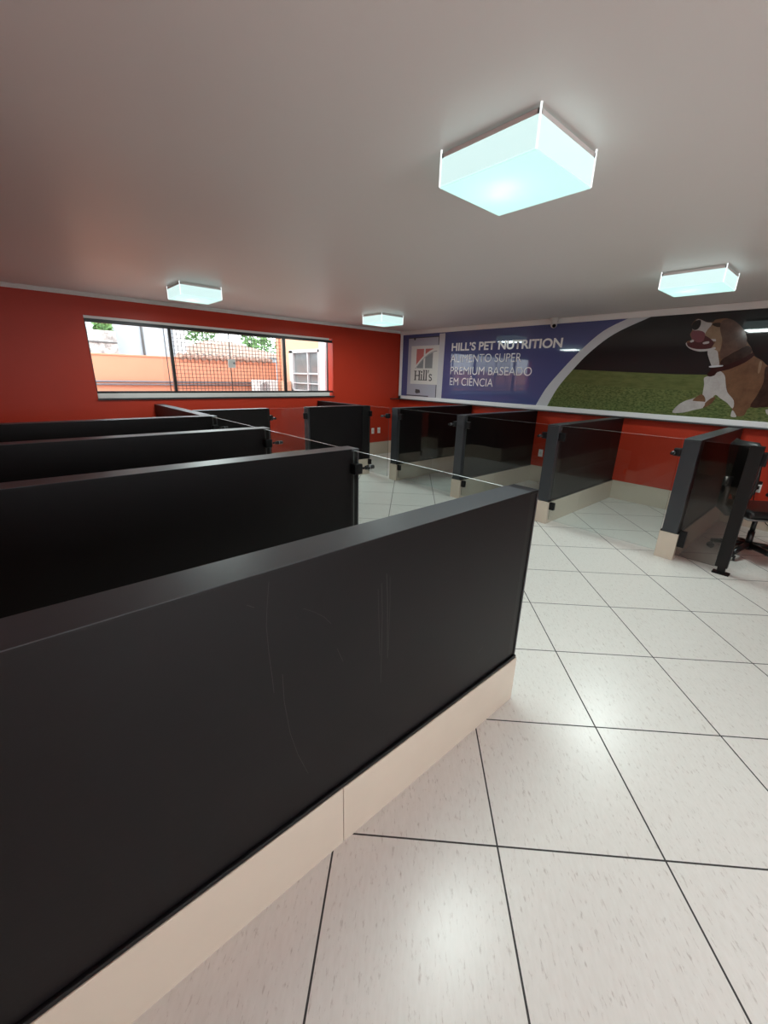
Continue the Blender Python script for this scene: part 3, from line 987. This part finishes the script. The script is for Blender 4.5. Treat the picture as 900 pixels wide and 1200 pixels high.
bm = BM(); sweep(bm, [(XR - .055, .60, .488), (XR - .085, .60, .46), (XR - .08, .595, .36), (XR - .06, .55, .28), (XR - .05, .5, .2), (XR - .06, .42, .1), (XR - .08, .3, .008), (XR - .12, .1, .006)], .005, 8); obj('cable', bm, M['plastic'], t)

t = thing('security_camera', 'small white security camera under the ceiling duct above the slogan', 'camera', (6.40, 3.39, ZC))
bm = BM(); tube(bm, (6.395, 3.40, ZC - .0005), (6.395, 3.40, ZC - .05), .058, .054, 24); tube(bm, (6.395, 3.40, ZC - .05), (6.395, 3.40, ZC - .075), .054, .045, 24); obj('mount', bm, M['cctv'], t)
bm = BM(); sphere(bm, (6.39, 3.402, ZC - .10), .048, u=24, v=16); hd = obj('head', bm, M['cctv'], t)
dv = Vector((-.60, -.45, -.40)).normalized(); c0 = Vector((6.39, 3.402, ZC - .10))
bm = BM(); tube(bm, c0 + dv * .036, c0 + dv * .051, .028, .025, 20); obj('lens', bm, M['lens'], hd)

# ------------------------------------------------------------------ office chair
cx, cy = 5.34, .43
ch = thing('office_chair', 'black office swivel chair behind the glass pane and thin post', 'chair', (cx, cy, 0))
bm = BM()
box(bm, cx - .24, cx + .24, cy - .25, cy + .23, .445, .525, .035, 3)
obj('seat', bm, M['leather'], ch)
bm = BM(); box(bm, cx - .245, cx + .245, cy - .255, cy + .235, .432, .446, .006); obj('seat_trim', bm, M['chair_trim'], ch)
# backrest: curved padded shell
bm = BM()
rows, cols = 10, 12
grid = {}
for side in (0, 1):
    for i in range(rows + 1):
        v = i / rows
        z = .62 + v * .53
        hw = .235 * (1 - .10 * (1 - v) ** 2) * (1 if v < .82 else math.sqrt(max(1 - ((v - .82) / .24) ** 2, .2)))
        hw *= (.80 + .20 * min(v / .25, 1))
        for j in range(cols + 1):
            u = -1 + 2 * j / cols
            yy = cy + .27 + .06 * v - .045 * u * u * 1.1
            thk = .030 * (1 - abs(u) ** 4 * .75) * (1 - abs(2 * v - 1) ** 6 * .7)
            grid[side, i, j] = bm.verts.new((cx + u * hw, yy + (thk if side else -thk), z))
for side in (0, 1):
    for i in range(rows):
        for j in range(cols):
            bm.faces.new((grid[side, i, j], grid[side, i, j + 1], grid[side, i + 1, j + 1], grid[side, i + 1, j])).smooth = True
for i in range(rows):
    for j in (0, cols):
        bm.faces.new((grid[0, i, j], grid[1, i, j], grid[1, i + 1, j], grid[0, i + 1, j])).smooth = True
for j in range(cols):
    for i in (0, rows):
        bm.faces.new((grid[0, i, j], grid[0, i, j + 1], grid[1, i, j + 1], grid[1, i, j])).smooth = True
bk = obj('backrest', bm, M['leather'], ch)
bm = BM(); sweep(bm, [(cx, cy + .10, .425), (cx, cy + .27, .43), (cx, cy + .345, .50), (cx, cy + .345, .62), (cx, cy + .35, .80)], .022, 10, flat=1.8); obj('back_support', bm, M['chair_plastic'], ch)
for s in (-1, 1):
    bm = BM()
    X = cx + s * .265
    sweep(bm, [(cx + s * .20, cy + .02, .435), (X + s * .02, cy + .02, .44), (X + s * .03, cy + .04, .50), (X + s * .03, cy + .08, .60), (X + s * .02, cy + .10, .68)], .018, 10, flat=1.4)
    a = obj('armrest', bm, M['chair_plastic'], ch)
    bm = BM(); box(bm, X - .03 + s * .015, X + .03 + s * .015, cy - .14, cy + .17, .68, .715, .014, 3); obj('arm_pad', bm, M['chair_plastic'], a)
bm = BM(); box(bm, cx - .09, cx + .09, cy - .12, cy + .12, .395, .433, .01); tube(bm, (cx, cy - .02, .40), (cx + .22, cy - .05, .40), .008); obj('tilt_mechanism', bm, M['chair_plastic'], ch)
bm = BM(); tube(bm, (cx, cy, .10), (cx, cy, .26), .030, .028, 18); tube(bm, (cx, cy, .26), (cx, cy, .40), .022, .022, 18); obj('gas_column', bm, M['chair_plastic'], ch)
bm = BM()
tube(bm, (cx, cy, .075), (cx, cy, .14), .052, .042, 20)
ch.rotation_euler.z = math.radians(40)
ends = []
for k in range(5):
    a = math.radians(200 + 72 * k)
    d = Vector((math.cos(a), math.sin(a), 0))
    c = Vector((cx, cy, 0))
    sweep(bm, [c + d * .03 + Vector((0, 0, .115)), c + d * .16 + Vector((0, 0, .105)), c + d * .295 + Vector((0, 0, .080))], [.032, .027, .020], 10, flat=1.0)
    ends.append(c + d * .285)
obj('star_base', bm, M['chair_plastic'], ch)
for k, e in enumerate(ends):
    a = math.radians(30 + 50 * k)
    ax = Vector((math.cos(a), math.sin(a), 0))
    bm = BM()
    tube(bm, e + Vector((0, 0, .05)), e + Vector((0, 0, .085)), .010)
    for s in (-1, 1):
        tube(bm, e + ax * s * .007 + Vector((0, 0, .0275)), e + ax * s * .025 + Vector((0, 0, .0275)), .0272, .0265, 18)
    box(bm, e.x - .011, e.x + .011, e.y - .011, e.y + .011, .035, .062, .004)
    obj('castor', bm, M['chair_plastic'], ch)

# ------------------------------------------------------------------ outside the window
GZ = -0.15
bm = BM(); box(bm, -14, 22, YB + .2, 34, GZ - .1, GZ); o = obj('yard_ground', bm, M['ext_ground']); o['kind'] = 'structure'
bm = BM(); box(bm, -8, 14, YF - 14, YF - .2, GZ - .1, -.02); o = obj('street_ground', bm, M['ext_ground']); o['kind'] = 'structure'
t = thing('garden_wall', 'orange rendered garden wall outside the window', 'wall', (1, 10.1, GZ))
bm = BM(); box(bm, -6, 5.225, 10.0, 10.18, GZ, 1.885); obj('wall_body', bm, M['ext_orange'], t)
bm = BM(); box(bm, -6, 2.95, 9.985, 10.195, 1.885, 1.915, .006); obj('coping', bm, M['ext_orange'], t)
bm = BM()
x = 2.95
while x < 5.1:
    sweep(bm, [(x + .07, 9.93, 1.905), (x + .07, 10.25, 1.965)], [.062, .07], 10, flat=.6)
    x += .145
tl = obj('roof_tile_coping', bm, M['ext_roof'], t)
bm = BM()
tube(bm, (-6, 9.95, 1.40), (5.0, 9.95, 1.40), .020); tube(bm, (-6, 9.95, 1.345), (5.0, 9.95, 1.345), .017)
o = obj('conduit', bm, M['ext_pipe']); tag(o, 'pair of grey pipes running along the orange wall outside', 'pipe', None, 'thing')
t = thing('white_building', 'pale building block behind the orange wall, with a dark drainpipe', 'building', (3, 13, GZ))
bm = BM(); box(bm, 2.30, 4.05, 13, 17, GZ, 5.5); obj('wall_body', bm, M['ext_white'], t)
bm = BM(); tube(bm, (2.98, 12.97, GZ), (2.98, 12.97, 5.4), .028); obj('drainpipe', bm, M['ext_dark'], t)
bm = BM(); box(bm, 3.75, 4.05, 12.96, 13, GZ, 5.5); obj('corner_strip', bm, M['ext_pillar'], t)
t = thing('old_wall', 'whitewashed flaking wall left of the pale building outside', 'wall', (1.0, 12.4, GZ))
bm = BM(); box(bm, -1.5, 2.28, 12.4, 12.6, GZ, 2.50); obj('wall_body', bm, M['ext_brick'], t)
bm = BM(); box(bm, -1.5, 2.28, 12.38, 12.40, 2.22, 2.25); obj('crack_line', bm, M['ext_dark'], t)
t = thing('tiled_house', 'low house with a pale terracotta roof beyond the garden wall', 'house', (7.0, 17, GZ))
bm = BM(); box(bm, 5.4, 8.6, 16, 19, GZ, 2.3); obj('wall_body', bm, M['ext_white'], t)
bm = BM()
vs = [bm.verts.new(p) for p in ((4.9, 15.7, 2.22), (8.9, 15.7, 2.22), (8.9, 19.3, 2.22), (4.9, 19.3, 2.22), (6.2, 17.5, 2.78), (7.2, 17.5, 2.78))]
for q in ((0, 1, 5, 4), (1, 2, 5), (2, 3, 4, 5), (3, 0, 4), (3, 2, 1, 0)): bm.faces.new([vs[i] for i in q])
obj('roof', bm, M['ext_roof'], t)

def tree(x, y, h, r, label, n=260):
    t = thing('leafy_tree', label, 'tree', (x, y, GZ), 'trees beyond the garden wall')
    bm = BM(); sweep(bm, [(x, y, GZ), (x + .05, y, h * .4), (x - .03, y, h * .8)], [.14, .10, .06], 10); obj('trunk', bm, M['bark'], t)
    bm = BM()
    for i in range(n):
        d = Vector((random.gauss(0, 1), random.gauss(0, 1), random.gauss(0, .8))).normalized() * r * random.uniform(.35, 1)
        c = Vector((x, y, h)) + d
        a = Vector((random.gauss(0, 1), random.gauss(0, 1), random.gauss(0, 1))).normalized() * random.uniform(.08, .17)
        b = a.orthogonal().normalized() * a.length * .6
        bm.faces.new([bm.verts.new(c + k) for k in (a, b, -a, -b)])
    obj('crown', bm, M['leaf'], t, recalc=False)
tree(2.10, 12.84, 2.58, .17, 'small green tree tip beside the pale building outside', 90)
tree(6.9, 20.5, 3.35, 1.0, 'green tree behind the tiled roof outside')
tree(9.6, 20.0, 2.75, .9, 'green bush right of the tiled roof outside')
tree(10.2, 21.5, 3.5, .9, 'thin green tree farthest right outside')

# wing of the building on the right
wg = thing('house_wing', 'peach building wing with a white framed window, outside on the right', 'building', (5.5, 9, GZ))
bm = BM()
XW = 5.30
wy0, wy1, wz0, wz1 = 8.14, 9.42, 1.235, 2.15
box(bm, XW, XW + .2, 7.9, wy0, GZ, 3.2)
box(bm, XW, XW + .2, wy1, 9.99, GZ, 3.2)
box(bm, XW, XW + .2, wy0, wy1, GZ, wz0)
box(bm, XW, XW + .2, wy0, wy1, wz1, 3.2)
obj('wall_body', bm, M['ext_peach'], wg)
bm = BM(); box(bm, XW - .05, XW + .2, 7.86, 8.09, GZ, 3.2); obj('pillar', bm, M['ext_pillar'], wg)
bm = BM(); box(bm, XW - .06, XW + .1, 9.85, 9.99, GZ, 2.7); obj('corner_pier', bm, M['ext_orange'], wg)
bm = BM()
box(bm, XW - .03, XW + .06, wy0, wy1, wz1 - .05, wz1 + .015); box(bm, XW - .03, XW + .06, wy0, wy1, wz0, wz0 + .04)
box(bm, XW - .03, XW + .06, wy1 - .16, wy1, wz0, wz1); box(bm, XW - .03, XW + .06, wy0, wy0 + .04, wz0, wz1)
box(bm, XW - .02, XW + .05, 8.60, 8.635, wz0, wz1); box(bm, XW - .02, XW + .05, wy0, wy1, 1.63, 1.66); box(bm, XW - .02, XW + .05, wy0, wy1, 1.42, 1.44)
fr = obj('window_frame', bm, M['ext_pillar'], wg)
bm = BM(); box(bm, XW + .03, XW + .04, wy0 + .02, wy1 - .02, wz0 + .02, wz1 - .02); obj('window_pane', bm, M['ext_glass'], fr)
bm = BM(); box(bm, XW - .25, XW - .07, 9.30, 9.52, GZ, 1.46); o = obj('low_pillar', bm, M['ext_peach']); tag(o, 'short peach pillar below the white framed window outside', 'pillar', None, 'thing')
t = thing('air_conditioner_unit', 'white outdoor air conditioner unit on the orange wall', 'air conditioner', (4.7, 9.6, 1.15))
bm = BM(); box(bm, 4.42, 4.97, 9.45, 9.75, 1.16, 1.475, .012); obj('casing', bm, M['ac_white'], t)
bm = BM()
for k in range(1, 6):
    for i in range(28):
        a0, a1 = 2 * math.pi * i / 28, 2 * math.pi * (i + 1) / 28
        rr = .022 * k
        tube(bm, (4.62 + rr * math.cos(a0), 9.443, 1.31 + rr * math.sin(a0)), (4.62 + rr * math.cos(a1), 9.443, 1.31 + rr * math.sin(a1)), .004, n=5)
obj('fan_grille', bm, M['ext_pipe'], t)
bm = BM(); box(bm, 4.45, 4.48, 9.5, 9.948, 1.13, 1.16); box(bm, 4.91, 4.94, 9.5, 9.948, 1.13, 1.16); box(bm, 4.45, 4.94, 9.945, 9.999, 1.10, 1.16)
obj('bracket', bm, M['ext_pipe'], t)
